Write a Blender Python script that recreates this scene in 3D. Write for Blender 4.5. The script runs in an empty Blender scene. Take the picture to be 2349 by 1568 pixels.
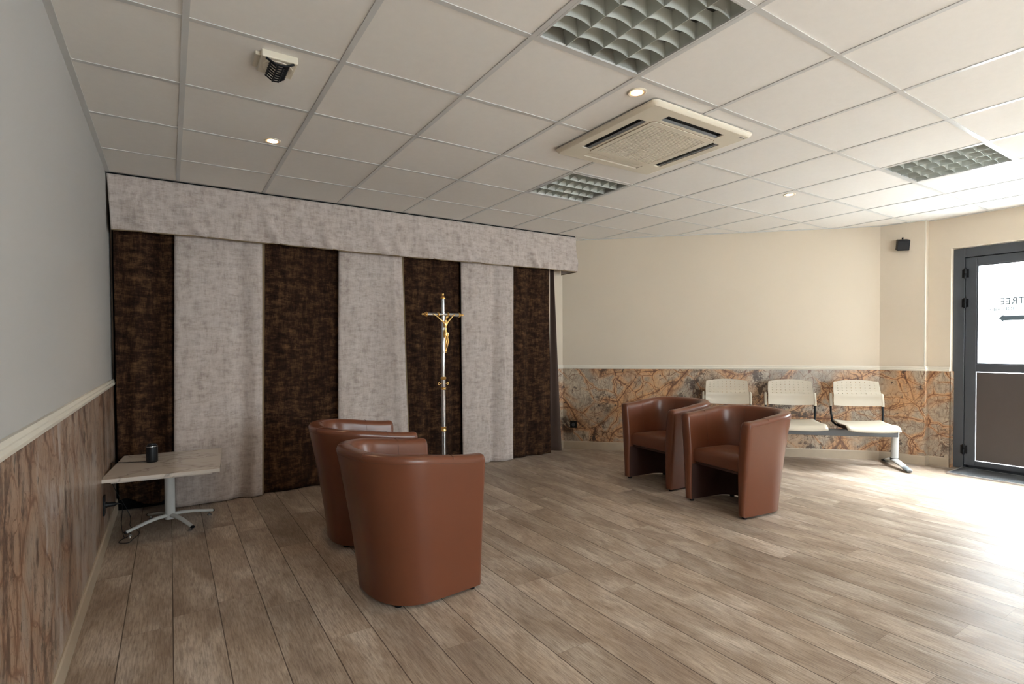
import bpy, bmesh, math, random
from mathutils import Vector, Matrix, noise
random.seed(7)
C = bpy.context.scene.collection
R = math.radians

# ------------------------------------------------------------------ camera
IMG_W, IMG_H = 2349, 1568
F_PX, YAW, PITCH, ROLL = 1215.18, 0.573413, -0.018363, -0.004850
CAM = Vector((-0.0539, -4.1739, 1.2337)); HC = 2.477
fwd = Vector((math.sin(YAW)*math.cos(PITCH), math.cos(YAW)*math.cos(PITCH), math.sin(PITCH)))
rgt = Vector((math.cos(YAW), -math.sin(YAW), 0)); upv = rgt.cross(fwd)
rr = rgt*math.cos(ROLL)+upv*math.sin(ROLL); uu = -rgt*math.sin(ROLL)+upv*math.cos(ROLL)
cd = bpy.data.cameras.new('camera'); cam = bpy.data.objects.new('camera', cd); C.objects.link(cam)
cam.matrix_world = Matrix(((rr.x, uu.x, -fwd.x, CAM.x), (rr.y, uu.y, -fwd.y, CAM.y), (rr.z, uu.z, -fwd.z, CAM.z), (0, 0, 0, 1)))
cd.sensor_fit = 'HORIZONTAL'; cd.sensor_width = 36; cd.lens = 36*F_PX/IMG_W
cd.shift_y = 30.65/IMG_W; cd.clip_start = 0.05
bpy.context.scene.camera = cam

# ------------------------------------------------------------------ world, daylight, exposure
SC = bpy.context.scene
SC.view_settings.view_transform = 'Standard'; SC.view_settings.look = 'None'
SC.view_settings.gamma = 1; SC.view_settings.use_curve_mapping = False
SC.view_settings.exposure = 2.12
w = bpy.data.worlds.new('daylight'); SC.world = w; w.use_nodes = True
bg = w.node_tree.nodes['Background']; bg.inputs[0].default_value = (0.87, 0.935, 1.0, 1)
_tc = w.node_tree.nodes.new('ShaderNodeTexCoord'); _sx = w.node_tree.nodes.new('ShaderNodeSeparateXYZ'); _mr = w.node_tree.nodes.new('ShaderNodeMapRange')
w.node_tree.links.new(_tc.outputs['Generated'], _sx.inputs[0]); w.node_tree.links.new(_sx.outputs[2], _mr.inputs[0]); w.node_tree.links.new(_mr.outputs[0], bg.inputs[1])
for _i, _v in ((1, 0.45), (2, 0.85), (3, 4.3), (4, 88.0)): _mr.inputs[_i].default_value = _v
def portal(name, loc, sy, sz, rot=(0, R(90), 0)):
    l = bpy.data.lights.new(name, 'AREA'); l.shape = 'RECTANGLE'; l.size = sz; l.size_y = sy
    l.cycles.is_portal = True
    o = bpy.data.objects.new(name, l); C.objects.link(o); o.location = loc
    o.rotation_euler = rot
    if rot[0]: l.size, l.size_y = sy, sz
portal('door_portal', (6.62, -3.08, 1.1), 1.9, 2.1)
portal('fill_window_portal', (2.5, -7.27, 1.55), 2.6, 1.3, (R(90), 0, 0))  # serves the added fill window

# ------------------------------------------------------------------ material helpers
class NM:
    def __init__(s, name):
        s.m = bpy.data.materials.new(name); s.m.use_nodes = True
        s.t = s.m.node_tree; s.b = s.t.nodes['Principled BSDF']
    def n(s, ty, ins=None, **kw):
        nd = s.t.nodes.new(ty)
        for k, v in kw.items(): setattr(nd, k, v)
        for k, v in (ins or {}).items():
            if hasattr(v, 'is_output') or isinstance(v, bpy.types.NodeSocket): s.t.links.new(v, nd.inputs[k])
            else: nd.inputs[k].default_value = v
        return nd
    def math(s, op, a, b=0.0, c=None):
        ins = {0: a, 1: b}
        if c is not None: ins[2] = c
        return s.n('ShaderNodeMath', ins, operation=op).outputs[0]
    def mix(s, f, a, b, bt='MIX'):
        nd = s.t.nodes.new('ShaderNodeMix'); nd.data_type = 'RGBA'; nd.blend_type = bt
        for k, v in ((0, f), (6, a), (7, b)):
            if isinstance(v, bpy.types.NodeSocket): s.t.links.new(v, nd.inputs[k])
            else: nd.inputs[k].default_value = v
        return nd.outputs[2]
    def ramp(s, f, pts):
        nd = s.t.nodes.new('ShaderNodeValToRGB'); s.t.links.new(f, nd.inputs[0])
        cr = nd.color_ramp
        while len(cr.elements) > 1: cr.elements.remove(cr.elements[-1])
        cr.elements[0].position = pts[0][0]; cr.elements[0].color = col(pts[0][1])
        for p, c in pts[1:]:
            e = cr.elements.new(p); e.color = col(c)
        return nd.outputs[0]
    def noise(s, vec, scale, detail=4, rough=0.55, dist=0.0):
        return s.n('ShaderNodeTexNoise', {'Vector': vec, 'Scale': scale, 'Detail': detail, 'Roughness': rough, 'Distortion': dist}).outputs[0]
    def obj(s, scale=(1, 1, 1), rot=(0, 0, 0)):
        tc = s.t.nodes.new('ShaderNodeTexCoord')
        return s.n('ShaderNodeMapping', {'Vector': tc.outputs['Object'], 'Scale': scale, 'Rotation': rot}).outputs[0]
    def bump(s, h, strength=0.2, dist=0.01):
        nd = s.n('ShaderNodeBump', {'Height': h, 'Strength': strength, 'Distance': dist})
        s.t.links.new(nd.outputs[0], s.b.inputs['Normal'])
    def set(s, **kw):
        for k, v in kw.items():
            k = {'color': 'Base Color', 'rough': 'Roughness', 'metal': 'Metallic', 'spec': 'Specular IOR Level', 'coat': 'Coat Weight', 'sheen': 'Sheen Weight'}.get(k, k)
            if isinstance(v, bpy.types.NodeSocket): s.t.links.new(v, s.b.inputs[k])
            else: s.b.inputs[k].default_value = v
def col(c):
    if isinstance(c, (int, float)): return (c, c, c, 1)
    return (*c, 1) if len(c) == 3 else c
def flat(name, c, rough=0.5, metal=0.0, var=0.06, vs=8, bump=0.0, bs=200, spec=0.5, coat=0.0):
    k = NM(name); v = k.obj()
    f = k.noise(v, vs, 3)
    k.set(color=k.mix(f, col([x*(1-var) for x in c]), col([min(1, x*(1+var)) for x in c])), rough=rough, metal=metal, spec=spec, coat=coat)
    if bump: k.bump(k.noise(v, bs, 3), bump, 0.002)
    return k.m

# ---- wood plank floor
def wood_floor():
    k = NM('oak_plank'); tc = k.n('ShaderNodeTexCoord').outputs['Object']
    sx = k.n('ShaderNodeSeparateXYZ', {0: tc}).outputs
    xi = k.math('DIVIDE', k.math('ADD', sx[0], 0.059), 0.1838)
    px = k.math('FLOOR', xi); fx = k.math('FRACT', xi)
    h = k.n('ShaderNodeTexWhiteNoise', {'W': px}, noise_dimensions='1D').outputs[0]
    yi = k.math('ADD', k.math('DIVIDE', sx[1], 1.22), k.math('MULTIPLY', h, 7.0))
    py = k.math('FLOOR', yi); fy = k.math('FRACT', yi)
    cell = k.n('ShaderNodeCombineXYZ', {0: px, 1: py}).outputs[0]
    wn = k.n('ShaderNodeTexWhiteNoise', {'Vector': cell}, noise_dimensions='2D'); rnd = wn.outputs[0]
    off = k.n('ShaderNodeVectorMath', {0: wn.outputs[1], 1: (31, 47, 13)}, operation='MULTIPLY').outputs[0]
    p = k.n('ShaderNodeVectorMath', {0: tc, 1: off}, operation='ADD').outputs[0]
    pm = k.n('ShaderNodeMapping', {'Vector': p, 'Scale': (1, 0.08, 1)}).outputs[0]
    pl = k.n('ShaderNodeMapping', {'Vector': p, 'Scale': (1, 0.35, 1)}).outputs[0]
    cloud = k.noise(pl, 5.5, 4, 0.55, 0.6)
    grain = k.noise(pm, 150, 6, 0.68, 0.3)
    wav = k.n('ShaderNodeTexWave', {'Vector': k.n('ShaderNodeMapping', {'Vector': p, 'Scale': (1, 0.16, 1)}).outputs[0], 'Scale': 9.0, 'Distortion': 9.0, 'Detail': 2.5, 'Detail Scale': 1.4}, wave_type='RINGS').outputs[0]
    base = k.ramp(cloud, [(0.32, (0.27, 0.195, 0.14)), (0.5, (0.39, 0.30, 0.225)), (0.68, (0.58, 0.49, 0.405))])
    base = k.mix(k.math('MULTIPLY', wav, 0.30), base, (0.45, 0.36, 0.29, 1))
    base = k.mix(k.math('MULTIPLY', k.math('SUBTRACT', 0.60, grain), 2.4), base, (0.12, 0.08, 0.055, 1))
    val = k.n('ShaderNodeHueSaturation', {'Color': base, 'Value': k.math('ADD', 0.88, k.math('MULTIPLY', rnd, 0.26)), 'Saturation': 0.95}).outputs[0]
    ex = k.math('ABSOLUTE', k.math('SUBTRACT', fx, 0.5)); gx = k.math('GREATER_THAN', ex, 0.4885)
    ey = k.math('ABSOLUTE', k.math('SUBTRACT', fy, 0.5)); gy = k.math('GREATER_THAN', ey, 0.4994)
    gap = k.math('MAXIMUM', gx, k.math('MULTIPLY', gy, 0.6))
    k.set(color=k.mix(k.math('MULTIPLY', gap, 0.85), val, (0.045, 0.025, 0.015, 1)), spec=0.16)
    k.set(rough=k.math('ADD', 0.27, k.math('MULTIPLY', grain, 0.22)))
    hgt = k.math('SUBTRACT', k.math('MULTIPLY', grain, 0.35), gap)
    k.bump(hgt, 0.22, 0.0015)
    return k.m

# ---- brown forest marble
def marble(name, rotz, zs, tint=1.0, seed=0.0, left=False):
    k = NM(name); v0 = k.n('ShaderNodeMapping', {'Vector': k.n('ShaderNodeTexCoord').outputs['Object'], 'Rotation': (0, 0, rotz)}).outputs[0]
    v = k.n('ShaderNodeMapping', {'Vector': v0, 'Scale': (1.6, 1.6, zs) if left else (1, 1, zs), 'Location': (seed, 0, seed)}).outputs[0]
    def warp(v, sc, amt, det=2):
        nz = k.n('ShaderNodeTexNoise', {'Vector': v, 'Scale': sc, 'Detail': det, 'Roughness': 0.55}).outputs[1]
        q = k.n('ShaderNodeVectorMath', {0: nz, 1: (.5, .5, .5)}, operation='SUBTRACT').outputs[0]
        q = k.n('ShaderNodeVectorMath', {0: q, 'Scale': amt}, operation='SCALE').outputs[0]
        return k.n('ShaderNodeVectorMath', {0: v, 1: q}, operation='ADD').outputs[0]
    def vor(v, sc, ang, an):
        r_ = k.n('ShaderNodeMapping', {'Vector': v, 'Rotation': (0, ang, 0)}).outputs[0]
        m_ = k.n('ShaderNodeMapping', {'Vector': r_, 'Scale': (1, 1, an)}).outputs[0]
        return k.n('ShaderNodeTexVoronoi', {'Vector': m_, 'Scale': sc, 'Randomness': 1.0}, feature='DISTANCE_TO_EDGE').outputs[0]
    def n_(v, sc, det=2, lo=0.42, hi=0.55, a=0.0, b=1.0): return k.ramp(k.noise(v, sc, det), [(lo, a), (hi, b)])
    w1 = warp(v, 1.3, 0.6 if left else 0.45); w2 = warp(v, 2.6, 0.26, 3); w3 = warp(v, 6.0, 0.10, 3)
    A = vor(w1, 1.6, 0.5, 2.0); B = vor(w2, 2.6, -0.7, 1.9); Cc = vor(w2, 4.6, 1.2, 2.2); D = vor(w3, 8.0, 0.2, 2.4); E_ = vor(w3, 12.0, -0.9, 2.6)
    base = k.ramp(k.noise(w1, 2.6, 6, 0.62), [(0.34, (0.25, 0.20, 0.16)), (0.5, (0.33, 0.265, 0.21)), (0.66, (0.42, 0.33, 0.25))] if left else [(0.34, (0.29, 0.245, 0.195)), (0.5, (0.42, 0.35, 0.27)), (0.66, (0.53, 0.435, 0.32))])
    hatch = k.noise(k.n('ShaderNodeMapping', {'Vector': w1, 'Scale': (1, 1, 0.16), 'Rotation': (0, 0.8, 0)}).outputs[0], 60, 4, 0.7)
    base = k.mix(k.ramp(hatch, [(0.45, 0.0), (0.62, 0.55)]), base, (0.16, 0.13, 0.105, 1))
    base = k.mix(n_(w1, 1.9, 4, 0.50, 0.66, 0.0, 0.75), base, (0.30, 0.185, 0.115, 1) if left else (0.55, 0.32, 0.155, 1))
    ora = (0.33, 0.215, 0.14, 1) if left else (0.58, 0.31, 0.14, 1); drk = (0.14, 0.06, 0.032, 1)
    mA = n_(v, 1.4, 2, 0.36, 0.48); mB = n_(w1, 2.0, 2, 0.40, 0.52)
    base = k.mix(k.math('MULTIPLY', k.ramp(A, [(0.0, 0.95), (0.05, 0.7), (0.12, 0.0)]), mA), base, ora)
    base = k.mix(k.math('MULTIPLY', k.ramp(B, [(0.0, 0.85), (0.035, 0.6), (0.075, 0.0)]), mB), base, ora)
    # fibrous dark streaks inside the orange bands
    fib = k.noise(k.n('ShaderNodeMapping', {'Vector': w2, 'Scale': (1, 1, 0.3), 'Rotation': (0, 0.5, 0)}).outputs[0], 22, 5, 0.75)
    base = k.mix(k.math('MULTIPLY', k.math('MULTIPLY', k.ramp(fib, [(0.50, 0.0), (0.58, 0.9)]), k.ramp(A, [(0.0, 1.0), (0.14, 0.0)])), mA), base, drk)
    for vv, wd, st, mk in ((E_, 0.020, 0.6, n_(v, 3.4, 2, 0.44, 0.54)), (D, 0.018, 0.75, n_(v, 2.3, 2, 0.40, 0.52)), (Cc, 0.014, 0.9, n_(w1, 3.0, 2, 0.38, 0.48)), (B, 0.013, 0.95, mB), (A, 0.014, 0.95, mA)):
        base = k.mix(k.math('MULTIPLY', k.ramp(vv, [(0.0, st), (wd*.6, st*.8), (wd*1.4, 0.0)]), mk), base, drk)
    zone = n_(w1, 1.2, 2, 0.54, 0.62); bl = k.ramp(k.noise(w3, 11, 6, 0.75), [(0.50, 0.0), (0.56, 1.0)])
    base = k.mix(k.math('MULTIPLY', k.math('MULTIPLY', zone, bl), 0.9), base, (0.06, 0.036, 0.024, 1))
    if left:
        st = k.noise(k.n('ShaderNodeMapping', {'Vector': w2, 'Scale': (1, 1, 0.5), 'Rotation': (0, 0.35, 0)}).outputs[0], 3.6, 7, 0.72)
        brk = k.ramp(k.noise(w3, 9, 6, 0.75), [(0.42, 0.0), (0.52, 1.0)])
        base = k.mix(k.math('MULTIPLY', k.ramp(st, [(0.52, 0.0), (0.58, 0.9)]), brk), base, (0.07, 0.036, 0.026, 1))
        base = k.mix(k.ramp(st, [(0.38, 0.75), (0.45, 0.0)]), base, (0.40, 0.36, 0.335, 1))
    base = k.mix(k.ramp(k.noise(w3, 12, 2), [(0.67, 0.0), (0.70, 0.85)]), base, (0.05, 0.035, 0.03, 1))
    base = k.mix(1.0, base, (tint, tint*.97, tint*.95, 1), 'MULTIPLY')
    k.set(color=base, rough=0.30, spec=0.4)
    return k.m

# ---- crushed chenille fabrics
def fabric(name, lo, mid, hi, sc=9, sheen=0.1):
    k = NM(name); v = k.obj()
    vh = k.n('ShaderNodeMapping', {'Vector': v, 'Scale': (0.6, 0.6, 1.6)}).outputs[0]
    vv = k.n('ShaderNodeMapping', {'Vector': v, 'Scale': (1.6, 1.6, 0.35)}).outputs[0]
    a = k.noise(vh, sc, 7, 0.72); b = k.noise(vv, sc*1.1, 6, 0.7)
    t1 = k.noise(k.n('ShaderNodeMapping', {'Vector': v, 'Scale': (0.25, 0.25, 3)}).outputs[0], 90, 3)
    t2 = k.noise(k.n('ShaderNodeMapping', {'Vector': v, 'Scale': (3, 3, 0.25)}).outputs[0], 90, 3)
    s = k.math('ADD', k.math('MULTIPLY', a, 0.42), k.math('MULTIPLY', b, 0.28))
    s = k.math('ADD', s, k.math('MULTIPLY', k.math('ADD', t1, t2), 0.15))
    k.set(color=k.ramp(s, [(0.40, lo), (0.50, mid), (0.60, hi)]), rough=0.85, spec=0.12, sheen=sheen)
    k.bump(s, 0.35, 0.004)
    return k.m

M = {}
M['floor'] = wood_floor()
M['marble'] = marble('forest_marble', R(45), 1.0, 1.0, 3.0)
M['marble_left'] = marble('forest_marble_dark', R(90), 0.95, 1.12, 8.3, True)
M['wall'] = flat('cream_wall_covering', (0.63, 0.545, 0.44), 0.8, var=0.02, vs=1.5, bump=0.05, bs=160, spec=0.2)
M['wall_dim'] = flat('dimmed_wall_covering', (0.42, 0.405, 0.385), 0.8, var=0.02, vs=1.5, bump=0.05, bs=160, spec=0.2)  # same covering as the cream walls, with the left side's dimmer light in its colour
M['cream_trim'] = flat('cream_painted_moulding', (0.66, 0.61, 0.52), 0.45, var=0.02)
M['tile'] = flat('mineral_ceiling_tile', (0.76, 0.73, 0.69), 0.9, var=0.03, vs=30, bump=0.12, bs=260, spec=0.15)
M['tbar'] = flat('white_ceiling_rail', (0.56, 0.555, 0.54), 0.28, var=0.02)
M['shade'] = flat('ceiling_void', (0.03, 0.03, 0.03), 0.9)
M['light_fab'] = fabric('taupe_chenille', (0.32, 0.265, 0.235), (0.465, 0.40, 0.365), (0.56, 0.50, 0.465), 17)
M['dark_fab'] = fabric('dark_brown_chenille', (0.008, 0.0032, 0.0018), (0.030, 0.0135, 0.0070), (0.115, 0.058, 0.026), 13, 0.0)
M['hem'] = flat('ochre_lining', (0.20, 0.14, 0.075), 0.8)
M['brown_lining'] = flat('brown_lining', (0.06, 0.035, 0.025), 0.8)
M['black_cloth'] = flat('black_cloth', (0.006, 0.006, 0.007), 0.95, spec=0.05)
M['leather'] = flat('tan_leather', (0.140, 0.045, 0.021), 0.30, var=0.08, vs=5, bump=0.10, bs=420, spec=0.45)
M['seam'] = flat('leather_seam', (0.11, 0.038, 0.02), 0.5)
M['under'] = flat('dark_upholstery', (0.05, 0.02, 0.014), 0.8)
M['black'] = flat('black_plastic', (0.005, 0.0055, 0.007), 0.42, spec=0.25)
M['dark_grey'] = flat('charcoal_metal', (0.075, 0.080, 0.088), 0.35, metal=0.2)
M['grey_plastic'] = flat('grey_plastic', (0.16, 0.17, 0.18), 0.5)
M['white_metal'] = flat('white_powder_coat', (0.54, 0.55, 0.54), 0.35)
M['cream_plastic'] = flat('cream_plastic', (0.46, 0.405, 0.32), 0.40, var=0.03)
M['ivory'] = flat('ivory_plastic', (0.66, 0.60, 0.49), 0.4, var=0.03)
M['chrome'] = flat('polished_chrome', (0.62, 0.64, 0.67), 0.13, metal=1.0)
M['gold'] = flat('polished_brass', (0.95, 0.60, 0.22), 0.30, metal=1.0)
M['alu'] = flat('brushed_aluminium', (0.6, 0.6, 0.6), 0.35, metal=0.9)
M['base_wood'] = flat('pale_oak_skirting', (0.43, 0.345, 0.255), 0.45, var=0.15, vs=6)
M['reflector'] = flat('louvre_aluminium', (0.52, 0.54, 0.50), 0.42, metal=0.25)
M['void_grey'] = flat('luminaire_housing', (0.30, 0.30, 0.27), 0.5)
M['anthracite'] = flat('anthracite_frame', (0.060, 0.066, 0.078), 0.35, var=0.03)
M['panel'] = flat('door_infill_panel', (0.10, 0.085, 0.080), 0.32, metal=0.3)
M['ground'] = flat('grey_paving', (0.10, 0.098, 0.095), 0.9)
def table_marble():
    k = NM('white_veined_laminate'); v = k.obj((1, 1.6, 1), (0, 0, 0.35))
    nz = k.noise(v, 2.2, 4, 0.55, 1.0)
    r = k.ramp(k.math('ABSOLUTE', k.math('SUBTRACT', nz, 0.5)), [(0.0, (0.34, 0.30, 0.27)), (0.006, (0.50, 0.45, 0.40)), (0.03, (0.62, 0.56, 0.50))])
    k.set(color=r, rough=0.22); return k.m
M['table_marble'] = table_marble()
def mat_stripe():
    k = NM('ribbed_entrance_mat'); v = k.obj()
    wv = k.n('ShaderNodeTexWave', {'Vector': v, 'Scale': 14.0, 'Distortion': 0.6, 'Detail': 2}, wave_type='BANDS', bands_direction='X').outputs[0]
    k.set(color=k.mix(wv, (0.018, 0.020, 0.024, 1), (0.12, 0.125, 0.135, 1)), rough=0.9); k.bump(wv, 0.8, 0.006); return k.m
M['doormat'] = mat_stripe()
def frosted():
    k = NM('frosted_glass'); t = k.t
    tr = k.n('ShaderNodeBsdfTransparent', {0: (0.97, 0.99, 0.98, 1)}).outputs[0]
    df = k.n('ShaderNodeBsdfTranslucent', {0: (0.9, 0.94, 0.95, 1)}).outputs[0]
    gl = k.n('ShaderNodeBsdfGlossy', {0: (1, 1, 1, 1), 'Roughness': 0.05}).outputs[0]
    a = k.n('ShaderNodeMixShader', {0: 0.08, 1: tr, 2: df}).outputs[0]
    b = k.n('ShaderNodeMixShader', {0: 0.05, 1: a, 2: gl}).outputs[0]
    t.links.new(b, t.nodes['Material Output'].inputs[0]); return k.m
M['glass'] = frosted()
def emit(name, c, s):
    k = NM(name); k.set(color=col(c)); k.b.inputs['Emission Color'].default_value = col(c); k.b.inputs['Emission Strength'].default_value = s; return k.m
M['glow'] = emit('lamp_reflector', (1.0, 0.42, 0.16), 0.45)  # emission stands in for lamplight caught by the reflector ring
M['lamp'] = emit('warm_lamp', (1.0, 0.74, 0.48), 4.0)

# ------------------------------------------------------------------ mesh helpers
class MB:
    def __init__(s): s.v = []; s.f = []
    def add(s, vs, fs):
        o = len(s.v); s.v += [Vector(p) for p in vs]; s.f += [tuple(i+o for i in f) for f in fs]; return s
    def box(s, a, b):
        (x0, y0, z0), (x1, y1, z1) = a, b
        return s.add([(x0,y0,z0),(x1,y0,z0),(x1,y1,z0),(x0,y1,z0),(x0,y0,z1),(x1,y0,z1),(x1,y1,z1),(x0,y1,z1)],
                     [(3,2,1,0),(4,5,6,7),(0,1,5,4),(1,2,6,5),(2,3,7,6),(3,0,4,7)])
    def prism(s, poly, z0, z1):
        n = len(poly); vs = [(x, y, z0) for x, y in poly]+[(x, y, z1) for x, y in poly]
        return s.add(vs, [tuple(range(n))[::-1], tuple(range(n, 2*n))]+[(i, (i+1) % n, n+(i+1) % n, n+i) for i in range(n)])
    def lathe(s, prof, seg=24, o=(0, 0, 0), ax='z'):
        vs = []; n = len(prof)
        for r_, h in prof:
            for k in range(seg):
                a = 2*math.pi*k/seg; p = (r_*math.cos(a), r_*math.sin(a), h)
                if ax == 'x': p = (p[2], p[0], p[1])
                if ax == 'y': p = (p[0], p[2], p[1])
                vs.append((p[0]+o[0], p[1]+o[1], p[2]+o[2]))
        fs = [(i*seg+k, i*seg+(k+1) % seg, (i+1)*seg+(k+1) % seg, (i+1)*seg+k) for i in range(n-1) for k in range(seg)]
        fs += [tuple(range(seg))[::-1], tuple((n-1)*seg+k for k in range(seg))]
        return s.add(vs, fs)
    def tube(s, pts, r_, seg=8, sq=None):
        pts = [Vector(p) for p in pts]; n = len(pts); rad = r_ if isinstance(r_, (list, tuple)) else [r_]*n
        vs = []; pu = None
        for i, p in enumerate(pts):
            d = (pts[min(i+1, n-1)]-pts[max(i-1, 0)]).normalized()
            if pu is None: pu = Vector((0, 0, 1)) if abs(d.z) < 0.9 else Vector((1, 0, 0))
            sd = d.cross(pu).normalized(); u2 = sd.cross(d).normalized(); pu = u2
            for k in range(seg):
                a = 2*math.pi*(k+.5)/seg
                vs.append(p+sd*math.cos(a)*rad[i]*(sq[0] if sq else 1)+u2*math.sin(a)*rad[i]*(sq[1] if sq else 1))
        fs = [(i*seg+k, i*seg+(k+1) % seg, (i+1)*seg+(k+1) % seg, (i+1)*seg+k) for i in range(n-1) for k in range(seg)]
        fs += [tuple(range(seg))[::-1], tuple((n-1)*seg+k for k in range(seg))]
        return s.add(vs, fs)
    def rings(s, rings, closed=False, caps=True):
        n = len(rings); m = len(rings[0]); vs = [p for r_ in rings for p in r_]
        fs = [(i*m+k, i*m+(k+1) % m, ((i+1) % n)*m+(k+1) % m, ((i+1) % n)*m+k) for i in range(n if closed else n-1) for k in range(m)]
        if caps and not closed: fs += [tuple(range(m))[::-1], tuple((n-1)*m+k for k in range(m))]
        return s.add(vs, fs)
    def build(s, name, mat, parent=None, smooth=False, bevel=0.0, solid=0.0, xf=None, sub=0):
        me = bpy.data.meshes.new(name)
        vs = [xf @ p for p in s.v] if xf else s.v
        me.from_pydata([tuple(p) for p in vs], [], s.f); me.update()
        bm = bmesh.new(); bm.from_mesh(me); bmesh.ops.recalc_face_normals(bm, faces=bm.faces); bm.to_mesh(me); bm.free()
        mats = mat if isinstance(mat, list) else [mat]
        for m_ in mats: me.materials.append(m_)
        o = bpy.data.objects.new(name, me); C.objects.link(o)
        if parent: o.parent = parent
        if smooth:
            for p in me.polygons: p.use_smooth = True
            try:
                me.set_sharp_from_angle(angle=R(40))
            except Exception: pass
        if solid: md = o.modifiers.new('solid', 'SOLIDIFY'); md.thickness = solid; md.offset = 0
        if bevel:
            md = o.modifiers.new('bevel', 'BEVEL'); md.width = bevel; md.segments = 3; md.limit_method = 'ANGLE'; md.angle_limit = R(40)
            md.harden_normals = True
            for p in me.polygons: p.use_smooth = True
            try: me.set_sharp_from_angle(angle=R(60))
            except Exception: pass
        if sub: md = o.modifiers.new('sub', 'SUBSURF'); md.levels = sub; md.render_levels = sub
        return o
def box(name, a, b, mat, parent=None, bevel=0.0): return MB().box(a, b).build(name, mat, parent, bevel=bevel)
def empty(name, loc, rz=0.0):
    o = bpy.data.objects.new(name, None); C.objects.link(o); o.location = loc; o.rotation_euler = (0, 0, rz)
    o.empty_display_size = 0.1; return o
def tag(o, label=None, cat=None, group=None, kind=None):
    if label: o['label'] = label
    if cat: o['category'] = cat
    if group: o['group'] = group
    if kind: o['kind'] = kind
    return o
def struct(o, label=None): o['kind'] = 'structure'; o['category'] = o.name.split('_')[0]; o['label'] = label or o.name.replace('_', ' '); return o
def copy_tree(o, parent=None):
    c = o.copy(); C.objects.link(c); c.parent = parent
    for ch in list(o.children): copy_tree(ch, c)
    return c

# ------------------------------------------------------------------ room shell
XL = -0.42; YB = 0.83; YF = -7.2
A0 = (4.73-YB, YB); A1 = (6.29, -1.56); A2 = (6.37, -1.93); A3 = (6.46, -1.93); A4 = (6.46, -2.115)   # wall line at the right
DX = 6.56
struct(box('floor', (-0.7, YF-0.2, -0.1), (6.80, 1.3, 0.0), M['floor']), 'pale oak plank floor')
# ceiling slab of tiles with openings kept behind the luminaires
GX = [0.014, 0.599, 1.193, 1.791, 2.392, 2.997, 3.606, 4.211, 4.806, 5.401, 5.99, 6.59]
GYv = {0: 0.005, 1: -0.596, 2: -1.202, 3: -1.803, 4: -2.405, 5: -2.998}
GX = [-0.586]+GX
GY = [1.205, 0.605]+[GYv[i] for i in range(6)]+[-2.998-0.6*i for i in range(1, 8)]
LUM = [(3, 6), (5, 3), (8, 6)]   # tile index (column in GX from u=0 => +1, row in GY v => +2)
lum_cells = {(2+1, 5), (4+1, 2), (7+1, 5)}
# rows: GY index i spans GY[i+1]..GY[i]; v=k..k+1 is index k+2
open_cells = {(3, 6), (5, 3), (8, 6)}
tl = MB(); g = 0.0125
for i in range(len(GX)-1):
    for j in range(len(GY)-1):
        if (i, j) in open_cells: continue
        x0, x1, y1, y0 = GX[i]+g*.2, GX[i+1]-g*.2, GY[j]-g*.2, GY[j+1]+g*.2
        zz = HC+0.0035
        tl.box((x0, y0, zz), (x1, y1, zz+0.015))
ceil = tl.build('ceiling', M['tile']); struct(ceil, 'white mineral tile suspended ceiling')
box('trim_1', (-0.7, YF-.2, HC+0.14), (6.8, 1.3, HC+0.2), M['shade']); struct(bpy.data.objects['trim_1'], 'ceiling void above the tiles')
tb = MB()
for x in GX[1:-1]: tb.box((x-.012, YF, HC), (x+.012, YB, HC+.003))
for y in GY:
    if YF < y < YB:
        for i in range(len(GX)-1): tb.box((GX[i]+.0122, y-.012, HC+.0004), (GX[i+1]-.0122, y+.012, HC+.0032))
struct(tb.build('trim_2', M['tbar']), 'white ceiling grid rails')
# edge angles
ea = MB()
ea.box((XL, YF, HC-.002), (XL+.026, YB, HC+.006))
struct(ea.build('trim_3', M['tbar']), 'ceiling edge rail on the left wall')

def slab(p, q, z0, z1, t, off=0.0, flip=1):
    """vertical slab along p->q; off = distance of the visible face towards the room"""
    p = Vector(p); q = Vector(q); d = (q-p).normalized(); n = Vector((d.y, -d.x))*flip
    a = p+n*off; b = q+n*off; c = q-n*t; e = p-n*t
    return [(a.x, a.y), (b.x, b.y), (c.x, c.y), (e.x, e.y)], z0, z1
struct(box('wall_left', (XL-0.15, YF, 0), (XL, YB+.15, HC+.2), M['wall_dim']), 'left wall above marble wainscot, cream greyed for its dimmer light')
struct(box('wall_back', (XL, YB, 0), (A0[0]+.05, YB+.15, HC+.2), M['wall']), 'cream back wall behind the curtains')
dg = MB(); dg.prism([A0, A1, (A1[0]+.3, A1[1]+.1), (A0[0]+.3, A0[1]+.3), (A0[0], A0[1]+.15)], 0, HC+.2)
struct(dg.build('wall_diagonal', M['wall']), 'cream diagonal wall behind the bench')
pw = MB(); pw.prism([A1, A2, A3, (6.46, -2.115), (6.78, -2.115), (6.78, -1.46), (A1[0]+.3, A1[1]+.1)], 0, HC+.2)
pw.box((6.46, -4.06, 2.175), (6.78, -2.115, HC+.2))
pw.box((6.46, YF, 0), (6.78, -4.06, HC+.2))
struct(pw.build('wall_right', M['wall']), 'cream right wall with the entrance door')
wfm = MB()
for p_, q_ in (((XL-.15, YF-.15, 0), (1.2, YF, HC+.2)), ((3.8, YF-.15, 0), (6.78, YF, HC+.2)), ((1.2, YF-.15, 0), (3.8, YF, .9)), ((1.2, YF-.15, 2.2), (3.8, YF, HC+.2))): wfm.box(p_, q_)
struct(wfm.build('wall_front', M['wall']), 'cream wall behind the viewpoint')
wn_ = empty('fill_window_1', (2.5, YF-.06, 0)); tag(wn_, 'unseen anthracite window added behind the viewpoint for fill light', 'window', kind='structure')  # added out of view so daylight fills the left of the room
wfr = MB()
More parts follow.
